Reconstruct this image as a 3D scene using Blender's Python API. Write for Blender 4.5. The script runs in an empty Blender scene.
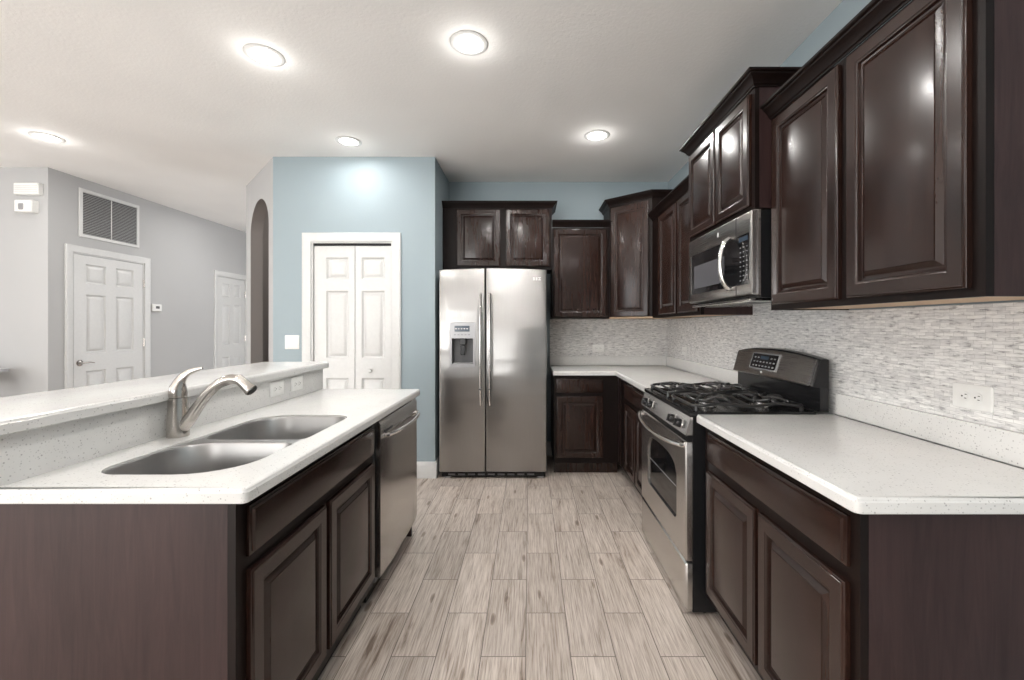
import bpy, bmesh, math, random
from mathutils import Vector, Matrix
random.seed(7)
S = bpy.context.scene
C = S.collection
PI = math.pi

# ---------------------------------------------------------------- camera
cd = bpy.data.cameras.new('camera'); cam = bpy.data.objects.new('camera', cd); C.objects.link(cam)
cam.location = (0, 0, 1.31); cam.rotation_euler = (PI/2, 0, 0)
cd.sensor_fit = 'HORIZONTAL'; cd.sensor_width = 36; cd.lens = 426/1024*36
cd.shift_x = (512-529.5)/1024; cd.shift_y = -(340-326)/1024
cd.clip_start = 0.02
S.camera = cam

# ---------------------------------------------------------------- world, exposure
w = bpy.data.worlds.new('world'); S.world = w; w.use_nodes = True
bg = w.node_tree.nodes['Background']
bg.inputs[0].default_value = (0.95, 0.97, 1.0, 1); bg.inputs[1].default_value = 2.2
S.view_settings.view_transform = 'Standard'; S.view_settings.look = 'None'
S.view_settings.exposure = 0.42; S.view_settings.gamma = 1; S.view_settings.use_curve_mapping = False
LAMP_W = 8.5          # each recessed ceiling lamp
WIN_W = 56.0           # daylight through each rear window

H = 2.77               # ceiling height

def area(name, loc, rot, sx, sy, power, color=(1, 1, 1)):
    l = bpy.data.lights.new(name, 'AREA'); l.shape = 'RECTANGLE'; l.size = sx; l.size_y = sy
    l.energy = power; l.color = color
    o = bpy.data.objects.new(name, l); o.location = loc; o.rotation_euler = rot; C.objects.link(o); return o
REAR_WINDOWS = [(-6.6, -5.2), (-4.8, -3.4), (-3.05, -1.75)]
for i, (a, b) in enumerate(REAR_WINDOWS):
    area('window_daylight', ((a+b)/2, -3.58, 1.25), (PI/2+0.38, 0, 0), b-a, 2.1, WIN_W, (1.0, 0.985, 0.96))
area('window_daylight', (-6.98, 0.6, 1.4), (PI/2, 0, -PI/2), 2.4, 1.8, WIN_W*0.45, (1.0, 0.985, 0.97))

sl_ = bpy.data.lights.new('bounce_sun', 'SUN'); sl_.energy = 26.0; sl_.angle = 0.01; sl_.color = (1.0, 0.98, 0.95)  # added so its bounce off the rear floor lifts the ceiling
so = bpy.data.objects.new('bounce_sun', sl_); so.rotation_euler = (math.radians(33), 0, math.radians(8)); C.objects.link(so)

# ---------------------------------------------------------------- materials
def new_mat(name):
    m = bpy.data.materials.new(name); m.use_nodes = True
    nt = m.node_tree; return m, nt, nt.nodes, nt.links, nt.nodes['Principled BSDF']
def setp(b, col=None, rough=None, metal=None, spec=None, coat=None, coatr=None):
    if col is not None: b.inputs['Base Color'].default_value = (*col, 1)
    if rough is not None: b.inputs['Roughness'].default_value = rough
    if metal is not None: b.inputs['Metallic'].default_value = metal
    if spec is not None: b.inputs['Specular IOR Level'].default_value = spec
    if coat is not None: b.inputs['Coat Weight'].default_value = coat
    if coatr is not None: b.inputs['Coat Roughness'].default_value = coatr
def coords(N, L, scale=(1, 1, 1), rot=(0, 0, 0)):
    tc = N.new('ShaderNodeTexCoord'); mp = N.new('ShaderNodeMapping')
    mp.inputs['Scale'].default_value = scale; mp.inputs['Rotation'].default_value = rot
    L.new(tc.outputs['Object'], mp.inputs['Vector']); return mp.outputs['Vector']
def noise(N, L, vec, scale, detail=4, rough=0.5, dist=0.0):
    n = N.new('ShaderNodeTexNoise'); n.inputs['Scale'].default_value = scale; n.inputs['Detail'].default_value = detail
    n.inputs['Roughness'].default_value = rough; n.inputs['Distortion'].default_value = dist
    L.new(vec, n.inputs['Vector']); return n.outputs['Fac']
def ramp(N, L, fac, stops):
    r = N.new('ShaderNodeValToRGB'); e = r.color_ramp.elements
    e[0].position, e[0].color = stops[0][0], (*stops[0][1], 1)
    e[1].position, e[1].color = stops[-1][0], (*stops[-1][1], 1)
    for p, c in stops[1:-1]:
        q = e.new(p); q.color = (*c, 1)
    L.new(fac, r.inputs['Fac']); return r.outputs['Color']
def bump(N, L, b, h, strength, dist=0.002):
    bp = N.new('ShaderNodeBump'); bp.inputs['Strength'].default_value = strength; bp.inputs['Distance'].default_value = dist
    L.new(h, bp.inputs['Height']); L.new(bp.outputs['Normal'], b.inputs['Normal']); return bp
def mathn(N, L, op, a, b_=None, c=None):
    n = N.new('ShaderNodeMath'); n.operation = op
    for i, v in enumerate((a, b_, c)):
        if v is None: continue
        if isinstance(v, (int, float)): n.inputs[i].default_value = v
        else: L.new(v, n.inputs[i])
    return n.outputs[0]
def mixc(N, L, fac, a, b_, mode='MIX'):
    n = N.new('ShaderNodeMix'); n.data_type = 'RGBA'; n.blend_type = mode
    for s, v in ((n.inputs[0], fac), (n.inputs[6], a), (n.inputs[7], b_)):
        if isinstance(v, (int, float)): s.default_value = v
        elif isinstance(v, tuple): s.default_value = (*v, 1)
        else: L.new(v, s)
    return n.outputs[2]

def paint(name, col, rough=0.6, bs=0.25, scale=90):
    m, nt, N, L, b = new_mat(name); setp(b, rough=rough, spec=0.3)
    v = coords(N, L); n = noise(N, L, v, scale, 3, 0.6)
    big = noise(N, L, v, 1.5, 2)
    L.new(ramp(N, L, big, [(0.3, tuple(c*0.97 for c in col)), (0.7, tuple(min(1, c*1.02) for c in col))]), b.inputs['Base Color'])
    bump(N, L, b, n, bs, 0.003); return m
def plain(name, col, rough=0.4, metal=0.0, spec=0.5, coat=0.0):
    m, nt, N, L, b = new_mat(name); setp(b, rough=rough, metal=metal, spec=spec, coat=coat)
    v = coords(N, L); n = noise(N, L, v, 40, 2)
    L.new(ramp(N, L, n, [(0.3, tuple(c*0.96 for c in col)), (0.7, col)]), b.inputs['Base Color']); return m
M = {}
M['ceiling'] = paint('ceiling_paint', (0.88, 0.875, 0.86), 0.8, 0.5, 60)
M['blue'] = paint('blue_paint', (0.315, 0.380, 0.410), 0.55, 0.2, 110)
M['grey_wall'] = paint('grey_paint', (0.455, 0.455, 0.455), 0.65, 0.2, 110)
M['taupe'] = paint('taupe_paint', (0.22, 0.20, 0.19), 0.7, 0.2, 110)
M['white'] = plain('white_enamel', (0.63, 0.63, 0.62), 0.35)
M['plastic'] = plain('white_plastic', (0.82, 0.82, 0.80), 0.3)
M['black'] = plain('black_enamel', (0.012, 0.012, 0.013), 0.20, spec=0.35)
M['iron'] = plain('cast_iron', (0.018, 0.018, 0.019), 0.28)
M['dark'] = plain('dark_void', (0.01, 0.009, 0.009), 0.7)
M['glass_black'] = plain('black_glass', (0.008, 0.008, 0.009), 0.06, spec=0.7)
M['window_grey'] = plain('window_screen', (0.10, 0.10, 0.11), 0.12, spec=0.7)
M['shell'] = plain('grey_shell', (0.10, 0.10, 0.105), 0.45)
M['nickel'] = plain('satin_nickel', (0.50, 0.47, 0.44), 0.22, 1.0)
M['chrome'] = plain('polished_steel', (0.72, 0.71, 0.70), 0.16, 1.0)
M['silver'] = plain('silver_plastic', (0.36, 0.36, 0.37), 0.3, 0.35)
M['lcd'] = plain('display_blue', (0.035, 0.055, 0.080), 0.15)
M['mark'] = plain('printed_mark', (0.75, 0.75, 0.75), 0.4)
M['underside'] = plain('raw_wood', (0.56, 0.40, 0.26), 0.6)
M['slot'] = plain('outlet_slot', (0.03, 0.03, 0.03), 0.6)
M['louvre'] = plain('grey_louvre', (0.36, 0.36, 0.36), 0.5)
M['duct_shade'] = plain('duct_shadow', (0.05, 0.05, 0.05), 0.8)

def wood(name, base, light, gl, spec=0.36, coat=0.2):
    m, nt, N, L, b = new_mat(name); setp(b, rough=gl, spec=spec, coat=coat, coatr=0.15)
    v = coords(N, L, (14, 14, 1.1)); n = noise(N, L, v, 3.0, 7, 0.62, 1.2)
    v2 = coords(N, L, (1, 1, 0.5)); n2 = noise(N, L, v2, 4.0, 3, 0.5)
    f = mathn(N, L, 'ADD', mathn(N, L, 'MULTIPLY', n, 0.6), mathn(N, L, 'MULTIPLY', n2, 0.4))
    L.new(ramp(N, L, f, [(0.32, base), (0.68, light)]), b.inputs['Base Color'])
    v3 = coords(N, L, (60, 60, 4)); bump(N, L, b, noise(N, L, v3, 3, 4, 0.6, 0.8), 0.12, 0.001); return m
M['wood'] = wood('espresso_wood', (0.0085, 0.0034, 0.0024), (0.032, 0.0140, 0.0098), 0.26)
M['shaded_frame_wood'] = wood('espresso_frame_shade', (0.0030, 0.0012, 0.0009), (0.0100, 0.0042, 0.0030), 0.46, 0.22, 0.0)  # cabinet wood darkened: shade around doors and on crown put into the colour
M['panel_wood'] = wood('espresso_end_panel', (0.022, 0.0110, 0.0110), (0.050, 0.0270, 0.0260), 0.42, 0.3, 0.05)

def steel(name, col, rough, direction='z', wav=0.0, brush=0.02):
    m, nt, N, L, b = new_mat(name); setp(b, col, rough, 1.0)
    sc = (220, 220, 2) if direction == 'z' else (2, 2, 420)
    v = coords(N, L, sc); n = noise(N, L, v, 2, 3, 0.6)
    L.new(ramp(N, L, n, [(0.3, tuple(c*0.93 for c in col)), (0.7, col)]), b.inputs['Base Color'])
    r = mathn(N, L, 'MULTIPLY_ADD', n, 0.06, rough-0.03); L.new(r, b.inputs['Roughness'])
    bp = bump(N, L, b, n, brush, 0.001)
    if wav:
        v2 = coords(N, L, (0.9, 0.5, 4.2)); n2 = noise(N, L, v2, 1.6, 1, 0.4)
        b2 = N.new('ShaderNodeBump'); b2.inputs['Strength'].default_value = wav; b2.inputs['Distance'].default_value = 0.02
        L.new(n2, b2.inputs['Height']); L.new(b2.outputs['Normal'], bp.inputs['Normal'])
    return m
M['steel'] = steel('brushed_steel', (0.38, 0.373, 0.365), 0.30, 'z', 0.5, 0.55)
M['steel_h'] = steel('brushed_steel_wide', (0.62, 0.605, 0.59), 0.26, 'h')
M['steel_dark'] = steel('dark_brushed_steel', (0.42, 0.40, 0.38), 0.28, 'h')
M['sink_steel'] = plain('sink_steel', (0.44, 0.435, 0.43), 0.38, 1.0)

def quartz():
    m, nt, N, L, b = new_mat('speckled_quartz'); setp(b, rough=0.16, spec=0.5)
    base = (0.72, 0.715, 0.70)
    v = coords(N, L); cloud = noise(N, L, v, 9, 3)
    col = ramp(N, L, cloud, [(0.3, tuple(c*0.95 for c in base)), (0.7, base)])
    for sc, th, c in ((95, 0.20, (0.26, 0.25, 0.25)), (150, 0.24, (0.42, 0.41, 0.40)), (60, 0.14, (0.16, 0.15, 0.15))):
        vo = N.new('ShaderNodeTexVoronoi'); vo.inputs['Scale'].default_value = sc; L.new(v, vo.inputs['Vector'])
        a = mathn(N, L, 'LESS_THAN', vo.outputs['Distance'], th)
        sep = N.new('ShaderNodeSeparateColor'); L.new(vo.outputs['Color'], sep.inputs[0])
        g = mathn(N, L, 'GREATER_THAN', sep.outputs[0], 0.63)
        col = mixc(N, L, mathn(N, L, 'MULTIPLY', mathn(N, L, 'MULTIPLY', a, g), 0.5), col, c)
    L.new(col, b.inputs['Base Color']); return m
M['quartz'] = quartz()

def mosaic():
    m, nt, N, L, b = new_mat('stone_strip_mosaic'); setp(b, rough=0.5, spec=0.4)
    tc = N.new('ShaderNodeTexCoord'); sp = N.new('ShaderNodeSeparateXYZ'); L.new(tc.outputs['Object'], sp.inputs[0])
    u = mathn(N, L, 'ADD', sp.outputs[0], sp.outputs[1])
    cb = N.new('ShaderNodeCombineXYZ'); L.new(u, cb.inputs[0]); L.new(sp.outputs[2], cb.inputs[1])
    def brick(w_, h_, off, sq, c1, c2, mort):
        k = N.new('ShaderNodeTexBrick'); k.inputs['Scale'].default_value = 1; k.inputs['Brick Width'].default_value = w_
        k.inputs['Row Height'].default_value = h_; k.inputs['Mortar Size'].default_value = 0.0007; k.inputs['Mortar Smooth'].default_value = 0.4
        k.offset = off; k.offset_frequency = 2; k.squash = sq; k.squash_frequency = 3
        k.inputs['Color1'].default_value = (*c1, 1); k.inputs['Color2'].default_value = (*c2, 1); k.inputs['Mortar'].default_value = (*mort, 1)
        L.new(cb.outputs[0], k.inputs['Vector']); return k
    k1 = brick(0.055, 0.0112, 0.37, 0.6, (0.84, 0.835, 0.82), (0.66, 0.655, 0.65), (0.55, 0.545, 0.54))
    st = N.new('ShaderNodeMapping'); st.inputs['Scale'].default_value = (22, 105, 1); L.new(cb.outputs[0], st.inputs['Vector'])
    n = noise(N, L, st.outputs[0], 1.0, 5, 0.65)
    vein = ramp(N, L, n, [(0.34, (0.42, 0.42, 0.43)), (0.43, (0.84, 0.84, 0.84)), (0.52, (1, 1, 1)), (0.75, (1.12, 1.12, 1.11))])
    col = mixc(N, L, 1.0, k1.outputs['Color'], vein, 'MULTIPLY')
    L.new(col, b.inputs['Base Color'])
    hgt = mathn(N, L, 'ADD', mathn(N, L, 'MULTIPLY', k1.outputs['Fac'], -1.0), mathn(N, L, 'MULTIPLY', n, 0.9))
    sep = N.new('ShaderNodeSeparateColor'); L.new(k1.outputs['Color'], sep.inputs[0])
    bump(N, L, b, mathn(N, L, 'ADD', hgt, mathn(N, L, 'MULTIPLY', sep.outputs[0], 2.0)), 0.55, 0.003); return m
M['mosaic'] = mosaic()

def planks():
    m, nt, N, L, b = new_mat('wood_look_plank_tile'); setp(b, rough=0.34, spec=0.45)
    tc = N.new('ShaderNodeTexCoord'); sp = N.new('ShaderNodeSeparateXYZ'); L.new(tc.outputs['Object'], sp.inputs[0])
    PW, PL = 0.178, 0.513
    # local frame: across = X shifted so a joint falls on X=-0.015, along = Y shifted to the joints
    ac = mathn(N, L, 'ADD', sp.outputs[0], 0.015+PW*60); al = mathn(N, L, 'ADD', sp.outputs[1], PL*20-0.149)
    row = mathn(N, L, 'FLOOR', mathn(N, L, 'DIVIDE', ac, PW))
    odd = mathn(N, L, 'MODULO', row, 2.0)
    al2 = mathn(N, L, 'ADD', al, mathn(N, L, 'MULTIPLY', mathn(N, L, 'SUBTRACT', 1.0, odd), PL*0.5))
    col_i = mathn(N, L, 'FLOOR', mathn(N, L, 'DIVIDE', al2, PL))
    fa = mathn(N, L, 'SUBTRACT', mathn(N, L, 'DIVIDE', ac, PW), row)
    fl = mathn(N, L, 'SUBTRACT', mathn(N, L, 'DIVIDE', al2, PL), col_i)
    da = mathn(N, L, 'MULTIPLY', mathn(N, L, 'MINIMUM', fa, mathn(N, L, 'SUBTRACT', 1.0, fa)), PW)
    dl = mathn(N, L, 'MULTIPLY', mathn(N, L, 'MINIMUM', fl, mathn(N, L, 'SUBTRACT', 1.0, fl)), PL)
    d = mathn(N, L, 'MINIMUM', da, dl)
    gap = mathn(N, L, 'LESS_THAN', d, 0.0018)
    cid = N.new('ShaderNodeCombineXYZ'); L.new(row, cid.inputs[0]); L.new(col_i, cid.inputs[1])
    wn = N.new('ShaderNodeTexWhiteNoise'); wn.noise_dimensions = '2D'; L.new(cid.outputs[0], wn.inputs['Vector'])
    rnd = wn.outputs['Value']
    cb = N.new('ShaderNodeCombineXYZ')
    L.new(mathn(N, L, 'MULTIPLY', sp.outputs[0], 1.0), cb.inputs[0]); L.new(mathn(N, L, 'MULTIPLY', sp.outputs[1], 0.034), cb.inputs[1])
    L.new(mathn(N, L, 'MULTIPLY', rnd, 37.0), cb.inputs[2])
    fine = noise(N, L, cb.outputs[0], 190, 5, 0.62, 0.2)
    cb2 = N.new('ShaderNodeCombineXYZ')
    L.new(mathn(N, L, 'MULTIPLY', sp.outputs[0], 1.0), cb2.inputs[0]); L.new(mathn(N, L, 'MULTIPLY', sp.outputs[1], 0.11), cb2.inputs[1])
    L.new(mathn(N, L, 'MULTIPLY', rnd, 91.0), cb2.inputs[2])
    mid = noise(N, L, cb2.outputs[0], 17, 5, 0.62, 0.6)
    tone = ramp(N, L, fine, [(0.30, (0.27, 0.225, 0.19)), (0.42, (0.45, 0.385, 0.34)), (0.58, (0.61, 0.545, 0.495)), (0.8, (0.72, 0.66, 0.61))])
    streak = ramp(N, L, mid, [(0.31, (0.36, 0.31, 0.27)), (0.35, (0.66, 0.61, 0.58)), (0.42, (0.90, 0.885, 0.87)), (0.52, (1, 1, 1)), (0.66, (1.07, 1.07, 1.07))])
    c = mixc(N, L, 1.0, tone, streak, 'MULTIPLY')
    cb3 = N.new('ShaderNodeCombineXYZ')
    wob = mathn(N, L, 'MULTIPLY', mid, 0.02)
    L.new(mathn(N, L, 'ADD', sp.outputs[0], wob), cb3.inputs[0]); L.new(mathn(N, L, 'MULTIPLY', sp.outputs[1], 0.26), cb3.inputs[1]); L.new(mathn(N, L, 'MULTIPLY', rnd, 3.0), cb3.inputs[2])
    vk = N.new('ShaderNodeTexVoronoi'); vk.inputs['Scale'].default_value = 14; L.new(cb3.outputs[0], vk.inputs['Vector'])
    sk_ = N.new('ShaderNodeSeparateColor'); L.new(vk.outputs['Color'], sk_.inputs[0])
    kn = ramp(N, L, mathn(N, L, 'ADD', vk.outputs['Distance'], mathn(N, L, 'MULTIPLY', fine, 0.12)), [(0.13, (0.38, 0.32, 0.28)), (0.19, (0.62, 0.57, 0.53)), (0.23, (1.04, 1.04, 1.03)), (0.30, (1, 1, 1))])
    c = mixc(N, L, mathn(N, L, 'MULTIPLY', mathn(N, L, 'GREATER_THAN', sk_.outputs[0], 0.55), 0.85), c, mixc(N, L, 1.0, c, kn, 'MULTIPLY'))
    pv = ramp(N, L, rnd, [(0.0, (0.90, 0.89, 0.88)), (1.0, (1.06, 1.05, 1.04))])
    c = mixc(N, L, 1.0, c, pv, 'MULTIPLY')
    c = mixc(N, L, gap, c, (0.15, 0.125, 0.105))
    L.new(c, b.inputs['Base Color'])
    hg = mathn(N, L, 'SUBTRACT', mathn(N, L, 'MULTIPLY', fine, 0.25), gap)
    bump(N, L, b, hg, 0.3, 0.0015); return m
M['planks'] = planks()
def emit(name, col, st):
    m, nt, N, L, b = new_mat(name); setp(b, (0.8, 0.8, 0.8), 0.5)
    b.inputs['Emission Color'].default_value = (*col, 1); b.inputs['Emission Strength'].default_value = st; return m
M['lamp'] = emit('lamp_lens', (1, 0.98, 0.94), 9.0)

# ---------------------------------------------------------------- mesh helpers
XZ = lambda y: (lambda u, v, w_: (u, y+w_, v))
class MB:
    def __init__(s): s.b = bmesh.new()
    def box(s, x0, x1, y0, y1, z0, z1, bev=0.0, seg=1):
        t = bmesh.new(); bmesh.ops.create_cube(t, size=1)
        for v in t.verts:
            v.co = Vector(((x0+x1)/2+v.co.x*(x1-x0), (y0+y1)/2+v.co.y*(y1-y0), (z0+z1)/2+v.co.z*(z1-z0)))
        if bev: bmesh.ops.bevel(t, geom=t.edges[:], offset=bev, segments=seg, affect='EDGES', profile=0.5)
        s.merge(t); return s
    def merge(s, t):
        me = bpy.data.meshes.new('tmp'); t.to_mesh(me); t.free(); s.b.from_mesh(me); bpy.data.meshes.remove(me)
    def rings(s, rs, cap0=True, cap1=True, closed=True):
        vs = [[s.b.verts.new(p) for p in r] for r in rs]
        for a, b_ in zip(vs, vs[1:]):
            n = len(a)
            for i in range(n if closed else n-1):
                j = (i+1) % n
                try: s.b.faces.new((a[i], a[j], b_[j], b_[i]))
                except ValueError: pass
        if cap0 and len(vs[0]) > 2: s.b.faces.new(vs[0][::-1])
        if cap1 and len(vs[-1]) > 2: s.b.faces.new(vs[-1])
        return s
    def tube(s, pts, r, seg=10, closed=False):
        pts = [Vector(p) for p in pts]; n = len(pts)
        rr = r if isinstance(r, (list, tuple)) else [r]*n
        out = []; prev = None
        for i, p in enumerate(pts):
            if closed: t = pts[(i+1) % n]-pts[i-1]
            else: t = pts[min(i+1, n-1)]-pts[max(i-1, 0)]
            t.normalize()
            if prev is None:
                a = Vector((0, 0, 1)) if abs(t.z) < 0.9 else Vector((1, 0, 0)); u = t.cross(a).normalized()
            else: u = (prev-t*prev.dot(t)).normalized()
            prev = u; v = t.cross(u)
            ri = rr[i]; ra, rb = ri if isinstance(ri, tuple) else (ri, ri)
            out.append([p+u*math.cos(2*PI*k/seg)*ra+v*math.sin(2*PI*k/seg)*rb for k in range(seg)])
        if closed: out.append(out[0]); s.rings([list(o) for o in out], False, False)
        else: s.rings(out)
        return s
    def lathe(s, prof, c, ax='z', seg=28, sgn=1):
        out = []
        for r, h in prof:
            ring = []
            for k in range(seg):
                a = 2*PI*k/seg; u, v, h2 = r*math.cos(a), r*math.sin(a), h*sgn
                p = {'z': (u, v, h2), 'y': (u, h2, v), 'x': (h2, u, v)}[ax]
                ring.append((c[0]+p[0], c[1]+p[1], c[2]+p[2]))
            out.append(ring)
        s.rings(out); return s
    def prism(s, poly, f, w0, w1):
        s.rings([[f(u, v, w0) for u, v in poly], [f(u, v, w1) for u, v in poly]]); return s
    def slab(s, outer, holes, levels, f, hole_fill=None):
        # levels = [(inset, w)...] from back to front: outline swept through them, flat front and back faces carrying the holes
        def loop(poly, w_): return [s.b.verts.new(f(u, v, w_)) for u, v in poly]
        rs = [loop(offset(outer, i), w_) for i, w_ in levels]
        for a, b_ in zip(rs, rs[1:]):
            n = len(a)
            for i in range(n):
                s.b.faces.new((a[i], a[(i+1) % n], b_[(i+1) % n], b_[i]))
        hf = [loop(h, levels[-1][1]) for h in holes]; hb = [loop(h, levels[0][1]) for h in holes]
        if hole_fill is None:
            for a, b_ in zip(hb, hf):
                n = len(a)
                for i in range(n): s.b.faces.new((a[i], a[(i+1) % n], b_[(i+1) % n], b_[i]))
        for base, hs in ((rs[0], hb if hole_fill is None else []), (rs[-1], hf)):
            if not hs and len(base) < 5: s.b.faces.new(base); continue
            es = []
            for l in [base]+hs:
                n = len(l)
                for i in range(n):
                    e = s.b.edges.get((l[i], l[(i+1) % n])) or s.b.edges.new((l[i], l[(i+1) % n])); es.append(e)
            bmesh.ops.triangle_fill(s.b, edges=es, use_beauty=True)
        if hole_fill is not None:
            for h in hb:
                for v in h: s.b.verts.remove(v)
            for h, lp in zip(holes, hf):
                prev = lp
                for ins, dw in hole_fill:
                    cur = [s.b.verts.new(f(u, v, levels[-1][1]+dw)) for u, v in offset(h, ins)]
                    n = len(cur)
                    for i in range(n): s.b.faces.new((prev[i], prev[(i+1) % n], cur[(i+1) % n], cur[i]))
                    prev = cur
                s.b.faces.new(prev)
        return s
    def obj(s, name, mat, parent=None, origin=None):
        bmesh.ops.recalc_face_normals(s.b, faces=s.b.faces[:])
        o = parent
        off = Vector((0, 0, 0)) if parent is None else world_loc(parent)
        if origin is not None: off = Vector(origin)
        for v in s.b.verts: v.co -= off
        me = bpy.data.meshes.new(name); s.b.to_mesh(me); s.b.free()
        me.shade_smooth(); me.set_sharp_from_angle(angle=math.radians(32))
        me.materials.append(mat)
        ob = bpy.data.objects.new(name, me); C.objects.link(ob)
        if parent is not None:
            ob.parent = parent
            if origin is not None: ob.location = off-world_loc(parent)
        elif origin is not None: ob.location = off
        return ob
def world_loc(o):
    v = Vector((0, 0, 0))
    while o is not None: v += Vector(o.location); o = o.parent
    return v
def offset(poly, d):
    if abs(d) < 1e-9: return list(poly)
    n = len(poly); A = sum(poly[i][0]*poly[(i+1) % n][1]-poly[(i+1) % n][0]*poly[i][1] for i in range(n))
    sg = 1 if A > 0 else -1; out = []
    for i in range(n):
        p0, p1, p2 = Vector(poly[i-1]), Vector(poly[i]), Vector(poly[(i+1) % n])
        a = (p1-p0).normalized(); b_ = (p2-p1).normalized()
        n1 = Vector((-a.y, a.x))*sg; n2 = Vector((-b_.y, b_.x))*sg
        m = (n1+n2); m.normalize(); k = max(0.3, m.dot(n1)); q = p1+m*(d/k); out.append((q.x, q.y))
    return out
def rect(u0, u1, v0, v1): return [(u0, v0), (u1, v0), (u1, v1), (u0, v1)]
def rrect(u0, u1, v0, v1, r, seg=5):
    rs = r if isinstance(r, (list, tuple)) else [r]*4
    out = []
    for (cx, cy, a0), q in zip(((u0+rs[0], v0+rs[0], PI), (u1-rs[1], v0+rs[1], 1.5*PI), (u1-rs[2], v1-rs[2], 0), (u0+rs[3], v1-rs[3], PI/2)), rs):
        for k in range(seg+1):
            a = a0+PI/2*k/seg; out.append((cx+q*math.cos(a), cy+q*math.sin(a)))
    return out
def thing(name, label, cat, loc, group=None):
    o = bpy.data.objects.new(name, None); C.objects.link(o); o.location = loc; o.empty_display_size = 0.1
    o['label'] = label; o['category'] = cat
    if group: o['group'] = group
    return o
def tag(o, label, cat, group=None):
    o['label'] = label; o['category'] = cat
    if group: o['group'] = group
    return o
def struct(o, label=None, cat=None):
    o['kind'] = 'structure'
    if label: o['label'] = label
    if cat: o['category'] = cat
    return o

# ================================================================ SETTING
XW, YW, YP = 1.405, 4.32, 3.676
XPL, XPR = -2.214, -0.8155
XH, YH = -4.43, 3.92
struct(MB().box(-7.2, 1.6, -3.8, 7.4, -0.10, 0.0).obj('floor', M['planks']), 'greyish wood-look plank tile floor', 'floor')
struct(MB().box(-7.2, 1.6, -3.8, 7.4, H, H+0.10).obj('ceiling', M['ceiling']), 'textured off-white flat ceiling', 'ceiling')
struct(MB().box(XW, XW+0.12, -3.7, YW+0.12, 0, H).obj('wall_right', M['blue']), 'blue wall above the right-hand cabinets', 'wall')
struct(MB().box(-0.93, XW, YW, YW+0.12, 0, H).obj('wall_back', M['blue']), 'blue wall behind the refrigerator', 'wall')
# pantry wall: front with a door opening, and the return beside the fridge
PD0, PD1, PDH = -1.885, -1.180, 2.04
m = MB()
m.slab([(XPL, 0), (PD0, 0), (PD0, PDH), (PD1, PDH), (PD1, 0), (XPR, 0), (XPR, H), (XPL, H)], [], [(0, 0), (0, 0.12)], lambda u, v, w_: (u, YP+w_, v))
m.box(XPR-0.11, XPR, YP+0.12, YW, 0, H)
struct(m.obj('wall_pantry', M['blue']), 'blue pantry wall with a white bifold door', 'wall')
# diagonal wall with an arched opening
D0 = Vector((XPL, YP)); D1 = Vector((-2.955, 4.44)); DL = (D1-D0).length; dd = (D1-D0)/DL; dn = Vector((dd.y, -dd.x))
if dn.y > 0: dn = -dn
def dmap(u, v, w_): p = D0+dd*u-dn*w_; return (p.x, p.y, v)
a0, a1, zs, za = 0.152, 0.865, 2.22, 0.29
arch = [(a1, 0)]
for k in range(0, 17):
    t = PI*k/16; arch.append(((a0+a1)/2+(a1-a0)/2*math.cos(t), zs+za*math.sin(t)))
arch.append((a0, 0))
outline = [(0, 0), (0, H), (DL, H), (DL, 0)]+arch
struct(MB().slab(outline, [], [(0, 0.002), (0, 0.11)], dmap).obj('wall_diagonal', M['grey_wall']), 'light grey angled wall with an arched opening', 'wall')
al = dmap(0.5, 0, 0.65); area('alcove_fill', (al[0], al[1], H-0.02), (0, 0, 0), 0.15, 0.15, 5.0, (1.0, 0.95, 0.9))  # unseen fill light added to brighten the dark alcove
m = MB()
A_ = [(a1, 0)]+arch[1:-1]+[(a0, 0)]
IN_ = [(a1-0.004, 0)]+[((a0+a1)/2+((a1-a0)/2-0.004)*math.cos(PI*k/16), zs+(za-0.004)*math.sin(PI*k/16)) for k in range(17)]+[(a0+0.004, 0)]
for w0_, w1_ in ((0.003, 0.109),):
    m.rings([[dmap(p_[0], p_[1], w0_) for p_ in A_], [dmap(p_[0], p_[1], w0_) for p_ in IN_], [dmap(p_[0], p_[1], w1_) for p_ in IN_], [dmap(p_[0], p_[1], w1_) for p_ in A_]], False, False, False)
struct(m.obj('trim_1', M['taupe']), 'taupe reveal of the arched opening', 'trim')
# alcove beyond the arch
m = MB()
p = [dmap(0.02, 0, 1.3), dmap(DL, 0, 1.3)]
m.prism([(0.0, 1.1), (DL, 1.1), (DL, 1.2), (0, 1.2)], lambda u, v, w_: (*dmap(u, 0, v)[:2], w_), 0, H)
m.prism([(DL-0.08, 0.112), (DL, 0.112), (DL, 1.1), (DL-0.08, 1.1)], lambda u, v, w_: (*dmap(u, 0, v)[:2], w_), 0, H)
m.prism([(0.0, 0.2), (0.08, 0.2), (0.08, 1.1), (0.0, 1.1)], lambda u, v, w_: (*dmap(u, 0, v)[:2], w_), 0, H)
struct(m.obj('wall_alcove', M['taupe']), 'shaded taupe wall seen inside the arched opening', 'wall')
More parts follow.
